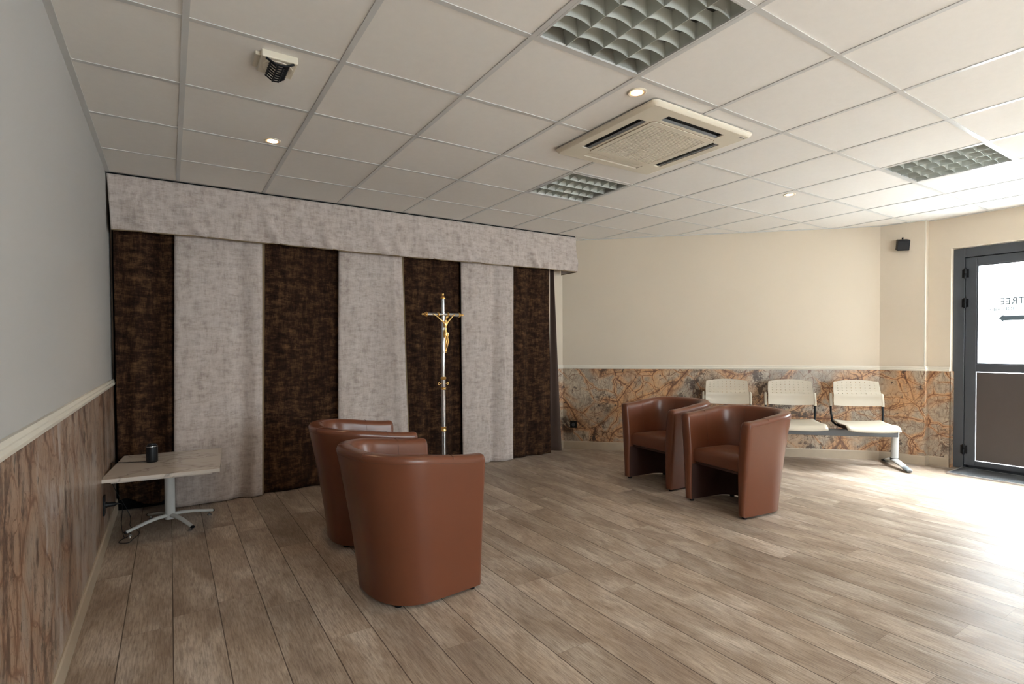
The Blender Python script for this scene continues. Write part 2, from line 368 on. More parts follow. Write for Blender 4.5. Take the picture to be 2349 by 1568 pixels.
for p_, q_ in (((-1.3, -.03, .9), (-1.23, .03, 2.2)), ((1.23, -.03, .9), (1.3, .03, 2.2)), ((-1.23, -.03, .9), (1.23, .03, .97)), ((-1.23, -.03, 2.13), (1.23, .03, 2.2)), ((-.03, -.03, .97), (.03, .03, 2.13))): wfr.box(p_, q_)
wfr.build('fill_window_frame', M['anthracite'], wn_)
MB().box((-1.23, -.003, .97), (1.23, .003, 2.13)).build('pane', M['glass'], wn_)
# marble wainscot, chair rail, skirting : one piece per wall run
ZM, ZR = 0.957, 1.000
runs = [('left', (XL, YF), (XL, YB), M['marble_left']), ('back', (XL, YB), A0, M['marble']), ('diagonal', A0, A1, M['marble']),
        ('pillar', A1, A2, M['marble']), ('pillar step', A2, A3, M['marble']), ('door side', A3, A4, M['marble'])]
def offs(p, q, off, ext0=0.0, ext1=0.0):
    p = Vector(p); q = Vector(q); d = (q-p).normalized(); n = Vector((d.y, -d.x))
    return p-d*ext0+n*off, q+d*ext1+n*off
def strip(mb, p, q, prof, e0, e1):
    """extrude profile [(off, z)] along p->q, mitre extension e0/e1 per unit offset"""
    p = Vector(p); q = Vector(q); d = (q-p).normalized(); n = Vector((d.y, -d.x))
    r0 = []; r1 = []
    for o, z in prof:
        a = p+n*o-d*(e0*o); b = q+n*o+d*(e1*o)
        r0.append((a.x, a.y, z)); r1.append((b.x, b.y, z))
    mb.rings([r0, r1])
pmar = [(0.001, 0.09), (0.012, 0.09), (0.012, ZM), (0.001, ZM)]
prail = [(0.0, ZM-.002), (0.016, ZM-.002), (0.020, ZM+.006), (0.022, ZM+.014), (0.016, ZM+.024), (0.018, ZM+.030), (0.012, ZM+.043), (0.0, ZM+.043)]
pskir = [(0.0, 0.0), (0.022, 0.0), (0.022, 0.086), (0.017, 0.094), (0.0, 0.094)]
mit = {'left': (0, -1), 'back': (-1, -0.41), 'diagonal': (-0.41, 0.30), 'pillar': (-0.30, 1.2), 'pillar step': (1.2, -1), 'door side': (-1, 1)}
# convex corners extend (+), concave shrink (-)
mit = {'left': (0, -1), 'back': (-1, -0.414), 'diagonal': (-0.414, -0.29), 'pillar': (-0.29, 0.81), 'pillar step': (0.81, -1.0), 'door side': (-1.0, 0.0)}
tn = 4
for nm, p, q, mt in runs:
    e0, e1 = mit[nm]
    for kind, pf, m_ in (('marble wainscot', pmar, mt), ('chair rail', prail, M['cream_trim'])):
        mb = MB(); strip(mb, p, q, pf, e0, e1)
        struct(mb.build('trim_%d' % tn, m_, smooth=(kind == 'chair rail')), '%s on the %s wall' % (kind, nm)); tn += 1
    mb = MB(); strip(mb, p, q, pskir, e0, e1)
    struct(mb.build('baseboard_'+nm.replace(' ', '_'), M['base_wood']), 'pale wood skirting on the %s wall' % nm)
# marble return into the door reveal
mb = MB(); strip(mb, A4, (6.545, A4[1]), [(0.001, 0.0), (0.012, 0.0), (0.012, ZM), (0.001, ZM)], 1, 0)
struct(mb.build('trim_%d' % tn, M['marble']), 'marble return in the door reveal'); tn += 1
# white corner bead on the pillar
mb = MB(); mb.box((A2[0]-.002, A2[1]-.0055, ZR), (A2[0]+.012, A2[1]+.004, HC-.001))
struct(mb.build('trim_%d' % tn, M['cream_trim']), 'corner bead of the pillar'); tn += 1
# wall-ceiling angle on diagonal
mb = MB()
for p, q, e in ((A0, A1, (-.41, -.29)), (A1, A2, (-.29, .81)), (A3, (6.46, YF), (-1, 0))):
    strip(mb, p, q, [(0, HC-.003), (0.02, HC-.003), (0.02, HC+.004), (0, HC+.004)], *e)
struct(mb.build('trim_%d' % tn, M['tbar']), 'ceiling edge rail on the right walls'); tn += 1
mb = MB(); mb.box((-20, -30, -0.25), (-19, -29, -.2)); mb.v = []; mb.f = []
mb.box((6.80, -16, -0.12), (20, 10, -0.02))
struct(mb.build('ground', M['ground']), 'pale paving outside the door')

# ------------------------------------------------------------------ entrance door
door = empty('door_1', (DX, -3.08, 0)); tag(door, 'anthracite glazed entrance door with mirrored lettering', 'door', kind='structure')
def dm(mb, name, mat, parent=door, **k):   # world coordinates -> door local
    return mb.build(name, mat, parent, xf=Matrix.Translation((-DX, 3.08, 0)), **k)
fr = MB()
x0, x1 = DX-.035, DX+.05
fr.box((x0, -2.205, 0), (x1, -2.112, 2.168)).box((x0, -4.05, 0), (x1, -3.955, 2.168)).box((x0, -3.955, 2.078), (x1, -2.205, 2.168))
fr.box((DX+.037, -2.235, 0), (x1, -2.2, 2.168)).box((DX+.037, -3.96, 0), (x1, -3.925, 2.168)).box((DX+.037, -3.955, 2.05), (x1, -2.205, 2.1)).box((DX+.037, -3.955, 0.0), (x1, -2.205, 0.05)).box((DX+.037, -3.10, 0.05), (x1, -3.06, 2.05))
dm(fr, 'door_frame', M['anthracite'], bevel=0.004)
gsk = MB(); gsk.box((DX+.005, -3.955, 0.03), (DX+.045, -2.205, 0.034)); 
dm(gsk, 'threshold', M['alu'])
def leaf(ya, yb):      # ya > yb
    lf = MB(); a, b = DX-.028, DX+.035; w_ = 0.085
    ya -= .004; yb += .003
    for (p, q) in (((a, ya-w_, .035), (b, ya, 2.070)), ((a, yb, .035), (b, yb+w_, 2.070)),
                   ((a, yb+w_, 1.995), (b, ya-w_, 2.070)), ((a, yb+w_, .035), (b, ya-w_, .085)), ((a, yb+w_, .958), (b, ya-w_, 1.030))):
        lf.box(p, q)
    o = dm(lf, 'door_leaf', M['anthracite'], bevel=0.003)
    y1_, y0_ = ya-w_, yb+w_
    gl = MB(); gl.box((DX+.0, y0_+.001, 1.031), (DX+.006, y1_-.001, 1.994)); dm(gl, 'glass_pane', M['glass'], o)
    gb = MB()
    for p, q in (((DX-.024, y1_-.012, 1.030), (DX-.002, y1_, 1.995)), ((DX-.024, y0_, 1.030), (DX-.002, y0_+.012, 1.995)),
                 ((DX-.024, y0_+.012, 1.983), (DX-.002, y1_-.012, 1.995)), ((DX-.024, y0_+.012, 1.030), (DX-.002, y1_-.012, 1.042))): gb.box(p, q)
    dm(gb, 'glazing_bead', M['anthracite'], o)
    pn = MB(); pn.box((DX-.02, y0_+.006, .092), (DX+.02, y1_-.006, .951)); dm(pn, 'infill_panel', M['panel'], o)
    hd = MB()
    return o
l1 = leaf(-2.205, -3.08); l2 = leaf(-3.08, -3.955)
for z in (1.92, 1.63, 0.19):
    h_ = MB().lathe([(.010, z-.05), (.011, z-.048), (.011, z-.003), (.009, z), (.011, z+.003), (.011, z+.048), (.010, z+.05)], 12, (DX-.040, -2.208, 0))
    h_.box((DX-.042, -2.235, z-.04), (DX-.032, -2.185, z+.04))
    dm(h_, 'hinge', M['black'], smooth=True)
hb = MB(); hb.box((DX-.06, -3.02, 1.02), (DX-.03, -2.985, 1.18)); hb.tube([(DX-.05, -3.0, 1.10), (DX-.085, -3.0, 1.10), (DX-.09, -2.95, 1.10), (DX-.09, -2.87, 1.10)], .011, 10)
dm(hb, 'door_handle', M['black'], smooth=True)
def text(name, s, size, loc, mat, parent, sx=1.0, space=1.0):
    cu = bpy.data.curves.new(name, 'FONT'); cu.body = s; cu.size = size; cu.extrude = 0.0008; cu.align_x = 'CENTER'; cu.space_character = space; cu.offset = size*0.022
    t = bpy.data.objects.new(name, cu); C.objects.link(t)
    dgph = bpy.context.evaluated_depsgraph_get(); dgph.update()
    me = bpy.data.meshes.new_from_object(t.evaluated_get(dgph)); bpy.data.objects.remove(t)
    me.materials.clear(); me.materials.append(mat)
    mw = Matrix(((0, 0, 1, 0), (sx, 0, 0, 0), (0, 1, 0, 0), (0, 0, 0, 1)))
    me.transform(Matrix.Translation(loc) @ mw)
    o = bpy.data.objects.new(name, me); C.objects.link(o); o.parent = parent; return o
M['decal'] = flat('slate_vinyl_lettering', (0.10, 0.14, 0.17), 0.6)
M['decal2'] = flat('pale_vinyl_lettering', (0.30, 0.36, 0.40), 0.6)
lx = -0.0025
text('lettering', 'ENTREE', 0.088, (lx, 3.08-2.597, 1.600), M['decal'], l1, 0.78, 1.15)
text('lettering', 'CENTRE FUNERAIRE', 0.050, (lx, 3.08-2.578, 1.540), M['decal2'], l1, 0.82, 1.1)
ar = MB(); zc, ys = 1.470, -2.452
pts = [(ys, zc), (ys-.04, zc+.040), (ys-.036, zc+.022), (ys-.29, zc+.022), (ys-.29, zc-.022), (ys-.036, zc-.022), (ys-.04, zc-.040)]
ar.rings([[(DX-.0030, y, z) for y, z in pts], [(DX-.0015, y, z) for y, z in pts]])
dm(ar, 'arrow', M['decal'], l1)
# ------------------------------------------------------------------ doormat
dmt = empty('doormat', (6.33, -2.95, 0)); tag(dmt, 'dark grey ribbed mat with pale metal edge before the door', 'doormat')
MB().box((-.19, -.74, .001), (.19, .74, .012)).build('mat_pile', M['doormat'], dmt)
mb = MB(); mb.box((-.205, -.755, .0005), (-.190, .755, .013)).box((.190, -.755, .0005), (.200, .755, .013)).box((-.19, .74, .0005), (.19, .755, .013)).box((-.19, -.755, .0005), (.19, -.74, .013))
mb.build('edge_strip', M['alu'], dmt)

# ------------------------------------------------------------------ curtains and valance
def cloth(name, mat, xt, xb, ztop, zbot, fn, nx=60, nz=70, solid=.004, parent=None, orig=(0, 0, 0)):
    mb = MB(); vs = []
    for j in range(nz+1):
        t = j/nz
        for i in range(nx+1):
            s = i/nx; xa = xt[0]+(xb[0]-xt[0])*t; xc = xt[1]+(xb[1]-xt[1])*t
            x = xa+(xc-xa)*s; zt = ztop; zb = zbot(s) if callable(zbot) else zbot
            z = zt+(zb-zt)*t; y = fn(s, t, x)
            vs.append((x-orig[0], y-orig[1], z-orig[2]))
    fs = [(j*(nx+1)+i, j*(nx+1)+i+1, (j+1)*(nx+1)+i+1, (j+1)*(nx+1)+i) for j in range(nz) for i in range(nx)]
    mb.add(vs, fs); return mb.build(name, mat, parent, smooth=True, solid=solid)
def fold(c, wd, amp): return lambda s, t: -amp*math.exp(-((s-c-0.03*math.sin(3*t))/wd)**2)*(0.35+0.65*t)
def nz3(x, z, sc, sd): return noise.noise(Vector((x*sc, z*sc*.35, sd)))
ZT = 2.44
panels = [
 # kind, top x0,x1, bottom x0,x1, base y, folds, zbot, label
 ('d', -0.395, 0.0, -0.39, -0.035, 0.70, [(.3, .12, .02), (.62, .1, -.02), (.9, .08, .03)], 'leftmost'),
 ('l', -0.008, 0.605, -0.045, 0.575, 0.625, [(.18, .12, .012), (.72, .10, -.028), (.90, .07, .012)], ''),
 ('d', 0.60, 1.245, 0.575, 1.215, 0.69, [(.25, .14, .014), (.6, .1, -.012), (.93, .05, -.02)], ''),
 ('l', 1.225, 1.805, 1.195, 1.870, 0.63, [(.2, .1, .010), (.55, .12, -.014), (.86, .06, .022)], ''),
 ('d', 1.80, 2.45, 1.865, 2.465, 0.69, [(.25, .08, .02), (.45, .07, -.022), (.7, .08, .02), (.88, .06, -.02)], ''),
 ('l', 2.435, 3.075, 2.445, 3.055, 0.625, [(.22, .12, .014), (.60, .07, -.026), (.82, .1, .018)], ''),
 ('d', 3.07, 3.575, 3.05, 3.595, 0.67, [(.25, .1, .016), (.45, .08, -.016), (.72, .1, .016)], ''),
]
clabels = ['dark brown curtain at far left, rucked up behind the table', 'broad taupe curtain directly right of the side table',
           'dark brown curtain behind the left pair of armchairs', 'taupe curtain between the second dark curtain and the crucifix curtain',
           'dark brown curtain directly behind the standing crucifix', 'taupe curtain just right of the crucifix', 'dark brown curtain at the right end of the row']
for idx, (kd, a, b, c, d, y0, fl, _) in enumerate(panels):
    sd = idx*5.3
    def fn(s, t, x, fl=fl, y0=y0, sd=sd, kd=kd, idx=idx):
        y = y0+0.010*nz3(x, t*2.4, 5, sd)*(0.4+t)
        for cc, wd, am in fl: y += -am*1.55*math.exp(-((s-cc-.02*math.sin(4*t+sd))/wd)**2)*(0.3+0.7*t)
        if kd == 'l': y += 0.012*max(0, (s-.955)/.045)**1.5 + 0.010*max(0, (.03-s)/.03)
        if idx == 0 and t > .86:
            u = (t-.86)/.14; y += -0.06*math.sin(u*5.5)*(.4+.6*math.sin(s*6+1))*u*.7+.02
        return y
    zb = 0.006
    if idx == 0: zb = lambda s: 0.07+0.03*math.sin(s*7+.6)-.02*s
    cx0 = (a+b)/2
    e = empty('curtain', (cx0, y0, 0))
    tag(e, clabels[idx], 'curtain', 'dark brown curtains behind the chairs' if kd == 'd' else 'taupe curtains behind the chairs')
    cloth('drape', M['dark_fab'] if kd == 'd' else M['light_fab'], (a, b), (c, d), ZT, zb, fn, parent=e, orig=(cx0, y0, 0))
    # turned side hem with ochre lining seen at the right edge of the taupe panels
    if kd == 'l':
        mb = MB(); vs = []; n = 40; wdt = .022 if idx < 5 else .010
        for j in range(n+1):
            t = j/n; x = b+(d-b)*t; y = fn(1, t, x); z = ZT+(zb-ZT)*t
            vs += [(x-cx0, y-y0-.003, z), (x-cx0+wdt*(1-.3*t), y-y0+.020, z)]
        mb.add(vs, [(2*j, 2*j+1, 2*j+3, 2*j+2) for j in range(n)])
        mb.build('side_hem', M['hem'] if idx < 5 else M['light_fab'], e, smooth=True, solid=.003)
    hm = MB()
    # bottom hem stitched band
    pts = []
    for i in range(31):
        s = i/30; x = c+(d-c)*s; t = .985; z = ZT+((zb(s) if callable(zb) else zb)-ZT)*t
        pts.append((x-cx0, fn(s, t, x)-y0-.003, z))
    hm.tube(pts, .0018, 5); hm.build('hem_stitching', M['light_fab'] if kd == 'l' else M['dark_fab'], e)
# narrow side drape at right end
sdn = tag(empty('side_drape', (3.62, .66, 0)), 'narrow dark drape hanging past the right end of the curtain row', 'curtain')
mb = MB(); vs = []
for j in range(41):
    t = j/40; z = ZT+(.03-ZT)*t
    for i in range(9):
        s = i/8; x = 3.60+s*(.02+.085*t**1.2); y = .675-.05*s*(.3+t)+.012*math.sin(s*5+t)
        vs.append((x-3.62, y-.66, z))
mb.add(vs, [(j*9+i, j*9+i+1, (j+1)*9+i+1, (j+1)*9+i) for j in range(40) for i in range(8)])
mb.build('drape', M['brown_lining'], sdn, smooth=True, solid=.004)
# black backing cloth behind everything
bk = cloth('backing_cloth', M['black_cloth'], (XL+.012, 3.52), (XL+.012, 3.52), 2.46, .004, lambda s, t, x: 0.785+.006*math.sin(x*9), nx=80, nz=4)
tag(bk, 'black backing cloth seen in the gap left of the curtains and below them', 'curtain')
# valance
val = tag(empty('valance', (1.72, .545, 2.07)), 'long taupe fabric valance hanging from the ceiling above the curtains', 'valance')
def vfn(s, t, x):
    y = .545+.015*nz3(x, t*.4, 3.2, 2.)*t
    # diagonal drag folds, growing to the lower edge
    for k_ in range(15):
        xc = -0.30+k_*.29+.10*math.sin(k_*2.3); am = .040*(.4+.6*abs(math.sin(k_*1.7)))
        y += -am*math.exp(-((x-xc-(.16+.03*math.sin(k_))*(t-.5))/.045)**2)*max(0, t-.15)**1.2*1.3
    y -= .030*math.exp(-((x+.33-.16*t)/.045)**2)*t*(1-.3*t)+.01*t
    return y
cloth('front_cloth', M['light_fab'], (-.413, 3.868), (-.392, 3.872), HC-.010, lambda s: 2.070+.004*math.sin(s*9), vfn, nx=420, nz=26, solid=.006, parent=val, orig=(1.72, .545, 2.07))
mb = MB(); vs = []
for j in range(9):
    t = j/8; z = HC-.010+(2.072-HC+.01)*t
    for i in range(11):
        s = i/10; a_ = s*math.pi/2
        x = 3.87-.0+(.012*math.sin(s*3.1)); y = .545+s*.27
        vs.append((x-1.72, y-.545, z-2.07))
mb.add(vs, [(j*11+i, j*11+i+1, (j+1)*11+i+1, (j+1)*11+i) for j in range(8) for i in range(10)])
mb.build('side_return', M['light_fab'], val, smooth=True, solid=.006)
mb = MB(); mb.tube([(-.390+i*.0426*2-1.72, vfn(0, 1, -.390+i*.0852)-.545-.002, .001+.004*math.sin(i/50*9)) for i in range(51)], .0045, 6)
mb.tube([(3.872-1.72, 0+.27*i/6, .001) for i in range(7)], .0045, 6)
mb.build('piping', M['hem'], val, smooth=True)
mb = MB(); mb.box((-.415-1.72, .0, HC-.016-2.07), (3.86-1.72, .03, HC-.001-2.07)); mb.build('mounting_batten', M['black_cloth'], val)

# ------------------------------------------------------------------ tub armchairs
def arm_path():
    pts = []; w_ = .256; xf, xs, xb = .275, .03, -.175
    n = 10
    for i in range(n): pts.append((xf+(xs-xf)*i/n, -w_))
    m = 26; e = 2/2.45
    for i in range(m+1):
        a = math.pi*i/m
        cx_, sx_ = math.cos(a), math.sin(a)
        y = -w_*math.copysign(abs(cx_)**e, cx_); x = xs-(xs-xb)*abs(sx_)**e
        pts.append((x, y))
    for i in range(1, n+1): pts.append((xs+(xf-xs)*i/n, w_))
    # resample
    P_ = [Vector(p) for p in pts]; L = [0]
    for i in range(1, len(P_)): L.append(L[-1]+(P_[i]-P_[i-1]).length)
    out = []; N = 72
    for k in range(N+1):
        s = L[-1]*k/N
        j = max(1, min(len(L)-1, next((i for i in range(len(L)) if L[i] >= s-1e-9), len(L)-1)))
        f_ = (s-L[j-1])/(L[j]-L[j-1]); out.append(P_[j-1].lerp(P_[j], f_))
    return out, L[-1]
AP, AL = arm_path()
def arm_frame(k):
    N = len(AP)-1; a = AP[max(0, k-1)]; b = AP[min(N, k+1)]; d = (b-a).normalized(); n = Vector((-d.y, d.x))  # outward
    return AP[k], d, n
def rim_z(k):
    x = AP[k].x; t = min(1, max(0, (.275-x)/.50)); return .692+.050*(t*t*(3-2*t))
def flare(k):
    _, d, n = arm_frame(k); b = max(0, -n.x); return .038+.062*b**1.2
def surf(k, side, z):       # side +1 outer, -1 inner ; returns plan point
    p, d, n = arm_frame(k); zr = rim_z(k); u = max(0, min(1, (z-.02)/(zr-.02)))
    th = .028+.011*u
    o = (flare(k)*u**1.3 if side > 0 else flare(k)*.9*max(0, (z-.40)/(zr-.40))**1.1)
    return p+n*(side*th+o)
def build_armchair():
    root = empty('armchair', (0, 0, 0))
    rings = []; N = len(AP)-1
    def ring(k, shrink, ext):
        zr = rim_z(k)-shrink; p, d, n = arm_frame(k); pts = []
        r_ = .030
        prof = []
        for z in (.018+shrink*.5, .05, .12, .2, .3, .4, .5, .6, zr-.05, zr-r_): prof.append((1, z, 0))
        for a in (18, 36, 54, 72, 90): prof.append((1, zr-r_+r_*math.sin(R(a)), r_*(1-math.cos(R(a)))))
        for a in (90, 72, 54, 36, 18): prof.append((-1, zr-r_+r_*math.sin(R(a)), r_*(1-math.cos(R(a)))))
        for z in (zr-r_, zr-.05, .6, .5, .4, .3, .2, .12, .05, .018+shrink*.5): prof.append((-1, z, 0))
        for sd, z, inn in prof:
            q = surf(k, sd, min(z, rim_z(k))); lim = .028+.011*min(1, z/rim_z(k))-.003; q = q-n*(sd*min(inn+shrink, lim)); q = q+d*ext
            pts.append((q.x, q.y, z))
        return pts
    e_ = .024
    for a in (90, 65, 40, 18): rings.append(ring(0, e_*(1-math.cos(R(a))), -e_*math.sin(R(a))))
    for k in range(N+1): rings.append(ring(k, 0, 0))
    for a in (18, 40, 65, 90): rings.append(ring(N, e_*(1-math.cos(R(a))), e_*math.sin(R(a))))
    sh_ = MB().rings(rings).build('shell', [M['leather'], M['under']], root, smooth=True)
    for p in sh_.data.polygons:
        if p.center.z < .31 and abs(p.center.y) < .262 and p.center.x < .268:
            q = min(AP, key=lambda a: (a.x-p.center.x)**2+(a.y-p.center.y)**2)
            if (p.center.x-.05)**2+p.center.y**2 < (q.x-.05)**2+q.y**2 and p.normal.dot(Vector((.05-p.center.x, -p.center.y, 0))) > 0: p.material_index = 1  # lower inner faces of the shell take the darker material
    # seams
    sm = MB(); pts = []
    for k in range(1, N):
        q = surf(k, 1, rim_z(k)-.034); pts.append((q.x, q.y, rim_z(k)-.034))
    sm.tube(pts, .0013, 5)
    def vseam(k):
        p, d, n = arm_frame(k); pts = []; zr = rim_z(k)
        q = surf(k, 1, zr-.034); pts.append((q.x, q.y, zr-.034))
        q = surf(k, 1, zr); pts.append((q.x-n.x*.008, q.y-n.y*.008, zr-.004)); pts.append((q.x-n.x*.026, q.y-n.y*.026, zr+.0005))
        q = surf(k, -1, zr); pts.append((q.x+n.x*.026, q.y+n.y*.026, zr+.0005)); pts.append((q.x+n.x*.008, q.y+n.y*.008, zr-.005))
        for z in (zr-.03, .6, .5, .43):
            q = surf(k, -1, z); pts.append((q.x, q.y, z))
        sm.tube(pts, .0016, 5)
    for k in (10, 29, 43, 62): vseam(k)
    sm.build('seams', M['seam'], root, smooth=True)
    # seat cushion : D-shaped plan, crowned top
    cu = MB(); plan = []
    ins = [k for k in range(N+1) if AP[k].x < .262]
    def inner(k, off):
        p, d, n = arm_frame(k); return p-n*(.030+off)
    rs = []
    for z, sh in ((.318, .016), (.322, .006), (.335, .001), (.36, 0), (.39, 0), (.408, .005), (.420, .016), (.427, .034), (.433, .06), (.437, .09), (.440, .125)):
        ring_ = []
        xf_ = .263-sh*(1.0 if sh < .05 else .8)
        for k in ins:
            q = inner(k, sh*1.0); ring_.append((min(q.x, xf_), q.y, z))
        a, b = ring_[-1], ring_[0]
        for i in range(0, 13): 
            s = i/12; ring_.append((xf_, a[1]+(b[1]-a[1])*s, z))
        rs.append(ring_)
    cu.rings(rs); cu.build('seat_cushion', M['leather'], root, smooth=True)
    # underside lining of the seat
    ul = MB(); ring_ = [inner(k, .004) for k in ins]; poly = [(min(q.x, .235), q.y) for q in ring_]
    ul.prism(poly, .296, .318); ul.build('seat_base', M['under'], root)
    for (x, y) in ((.250, -.252), (.250, .252), (-.125, -.19), (-.125, .19)):
        MB().lathe([(.017, 0), (.018, .002), (.018, .016), (.014, .022)], 14, (x, y, 0)).build('foot', M['black'], root, smooth=True)
    return root
chair0 = build_armchair()
chairs = [((0.945, -1.583, 0), R(6), 'tan leather tub armchair in front, seen from behind, nearest to the viewer'),
          ((0.985, -0.710, 0), R(-5), 'tan leather tub armchair partly hidden behind the nearest armchair, before the dark curtain'),
          ((3.630, -1.710, 0), R(180-7), 'tan leather tub armchair facing left, nearer one of the right pair'),
          ((3.757, -0.915, 0), R(180-3.5), 'tan leather tub armchair facing left, farther one of the right pair near the wall socket')]
for i, (loc, rz, lab) in enumerate(chairs):
    o = chair0 if i == 0 else copy_tree(chair0)
    o.location = loc; o.rotation_euler = (0, 0, rz); tag(o, lab, 'armchair', 'tan leather tub armchairs')

# ------------------------------------------------------------------ side table with speaker and cable
TZ = .440
tbl = tag(empty('side_table', (-.068, .195, 0), R(-5)), 'low side table with white marbled top and white cross foot beside the left wall', 'table')
MB().box((-.315, -.405, TZ-.022), (.315, .405, TZ)).build('table_top', M['table_marble'], tbl, bevel=.002)
MB().box((-.27, -.36, TZ-.038), (.27, .36, TZ-.0225)).build('support_board', M['table_marble'], tbl, bevel=.001)
MB().lathe([(.031, .045), (.031, TZ-.045), (.075, TZ-.044), (.075, TZ-.0385)], 28).build('column', M['white_metal'], tbl, smooth=True)
for a, L_ in ((-153, .275), (-62, .265), (22, .285), (118, .275)):
    a = R(a+5); dx, dy = math.cos(a), math.sin(a)
    pts = [(dx*r_, dy*r_, z) for r_, z in ((.02, .072), (.08, .070), (.15, .060), (.22, .043), (L_, .030))]
    lg = MB().tube(pts, [.016, .015, .014, .013, .012], 12, sq=(1.15, .8)).build('leg', M['white_metal'], tbl, smooth=True)
    MB().tube([(dx*(L_-.002), dy*(L_-.002), .0302), (dx*(L_+.006), dy*(L_+.006), .0285)], .0125, 12, sq=(1.15, .8)).build('end_cap', M['black'], lg, smooth=True)
    MB().lathe([(.016, 0), (.016, .004), (.009, .010), (.005, .012), (.005, .026)], 14, (dx*(L_-.025), dy*(L_-.025), 0)).build('foot_glide', M['chrome'], lg, smooth=True)
sp = tag(empty('portable_speaker', (-.168, .255, TZ+.0005)), 'black cylindrical speaker with silver ring standing on the side table', 'speaker')
MB().lathe([(.031, 0), (.0345, .004), (.035, .015), (.035, .107), (.034, .110)], 32).build('body', M['black'], sp, smooth=True)
MB().lathe([(.0352, .1075), (.0358, .109), (.0352, .1112)], 32).build('ring', M['chrome'], sp, smooth=True)
MB().lathe([(.033, .1112), (.0325, .116), (.026, .120), (.025, .126), (.021, .128), (.005, .1285)], 32).build('top_dial', M['black'], sp, smooth=True)
# socket, plug and cable on the left wall
sk = tag(empty('wall_socket', (XL+.012, -.12, .272)), 'black wall socket on the left marble wainscot by the table', 'socket')
MB().box((0, -.04, -.058), (.009, .04, .058)).build('face_plate', M['black'], sk, bevel=.002)
MB().lathe([(.022, .009), (.022, .010), (.020, .0102)], 20, (0, 0, .0), 'x').build('outlet', M['dark_grey'], sk)
pl_ = tag(empty('power_plug', (XL+.0225, -.12, .272)), 'black power plug in the left wall socket', 'plug')
MB().lathe([(.018, 0), (.018, .006), (.014, .012), (.0135, .045), (.008, .052), (.004, .066)], 16, (0, 0, 0), 'x').build('plug_body', M['black'], pl_, smooth=True)
def bez(pts, n=8):
    P_ = [Vector(p) for p in pts]; P_ = [P_[0]]+P_+[P_[-1]]; out = []
    for i in range(1, len(P_)-2):
        for k in range(n):
            t = k/n; a, b, c, d = P_[i-1:i+3]
            out.append(.5*((2*b)+(c-a)*t+(2*a-5*b+4*c-d)*t*t+(-a+3*b-3*c+d)*t**3))
    out.append(P_[-2]); return out
cb = MB(); cb.tube(bez([(-.333, -.12, .272), (-.315, -.11, .25), (-.325, -.06, .12), (-.315, .0, .02), (-.30, .06, .004), (-.33, .02, .004), (-.34, -.04, .004), (-.29, -.07, .004), (-.27, -.01, .004),
      (-.24, .12, .004), (-.30, .30, .006), (-.31, .44, .05), (-.405, .40, .30), (-.403, .36, .42), (-.397, .34, .448), (-.36, .33, .445), (-.27, .30, .444), (-.205, .27, .444)]), .0022, 6)
tag(cb.build('power_cable', M['black'], smooth=True), 'thin black cable looping over the floor and up onto the side table', 'cable')

# ------------------------------------------------------------------ right wall socket
n45 = Vector((-.7071, -.7071, 0))
def diag(t, d, z): return Vector((.7071*d+.7071*t, .7071*d-.7071*t, z))   # t along the wall, d distance line x+y
DW = 4.73*.70711
s2 = tag(empty('wall_socket', diag(2.30, DW-.012, .290), R(-45)), 'black wall socket on the diagonal marble wainscot near the curtains', 'socket')
MB().box((-.04, -.008, -.04), (.04, 0, .04)).build('face_plate', M['black'], s2, bevel=.002)
MB().lathe([(.022, -.0085), (.022, -.0095), (.018, -.0096)], 20, (0, 0, 0), 'y').build('outlet', M['dark_grey'], s2)

# ------------------------------------------------------------------ processional crucifix
cr = tag(empty('crucifix', (2.100, .35, 0), R(-3)), 'tall chrome and brass standing crucifix before the dark curtain', 'crucifix')
MB().lathe([(.13, 0), (.135, .006), (.13, .016), (.05, .03), (.026, .05), (.022, .09)], 32).build('base', M['chrome'], cr, smooth=True)
MB().lathe([(.0195, .05), (.0195, .858)], 24).build('lower_tube', M['chrome'], cr, smooth=True)
MB().lathe([(.0165, .858), (.0165, 1.675)], 24).build('upper_tube', M['chrome'], cr, smooth=True)
def collar(z, h, r_): return [(r_*.8, z-h/2), (r_, z-h*.35), (r_*.88, z-h*.1), (r_*.88, z+h*.1), (r_, z+h*.35), (r_*.8, z+h/2)]
MB().lathe(collar(.455, .045, .026), 24).build('collar', M['gold'], cr, smooth=True)
MB().lathe(collar(.835, .022, .026), 24).build('collar', M['gold'], cr, smooth=True)
MB().lathe([(.018, .918), (.024, .922), (.028, .932), (.024, .942), (.018, .946)], 24).build('collar', M['gold'], cr, smooth=True)
MB().lathe([(.0205, .846), (.0205, .918)], 24).build('sleeve', M['chrome'], cr, smooth=True)
for sx in (-1, 1):
    ws = MB(); ws.tube([(sx*.020, 0, .882), (sx*.036, 0, .882)], .003, 8)
    ws.tube([(sx*(.043+.009*math.cos(a)), 0, .882+.010*math.sin(a)) for a in [2*math.pi*i/12 for i in range(13)]], .0028, 6)
    ws.build('wing_screw', M['gold'], cr, smooth=True)
ZX = 1.527
MB().tube([(-.165, 0, ZX), (.165, 0, ZX)], .018, 20).build('crossbar', M['chrome'], cr, smooth=True)
fin = [(.017, 0), (.024, .003), (.024, .008), (.019, .012), (.022, .018), (.014, .026), (.008, .036), (.011, .043), (.010, .050), (.004, .055)]
MB().lathe([(r_, 1.672+h) for r_, h in fin], 20).build('finial', M['gold'], cr, smooth=True)
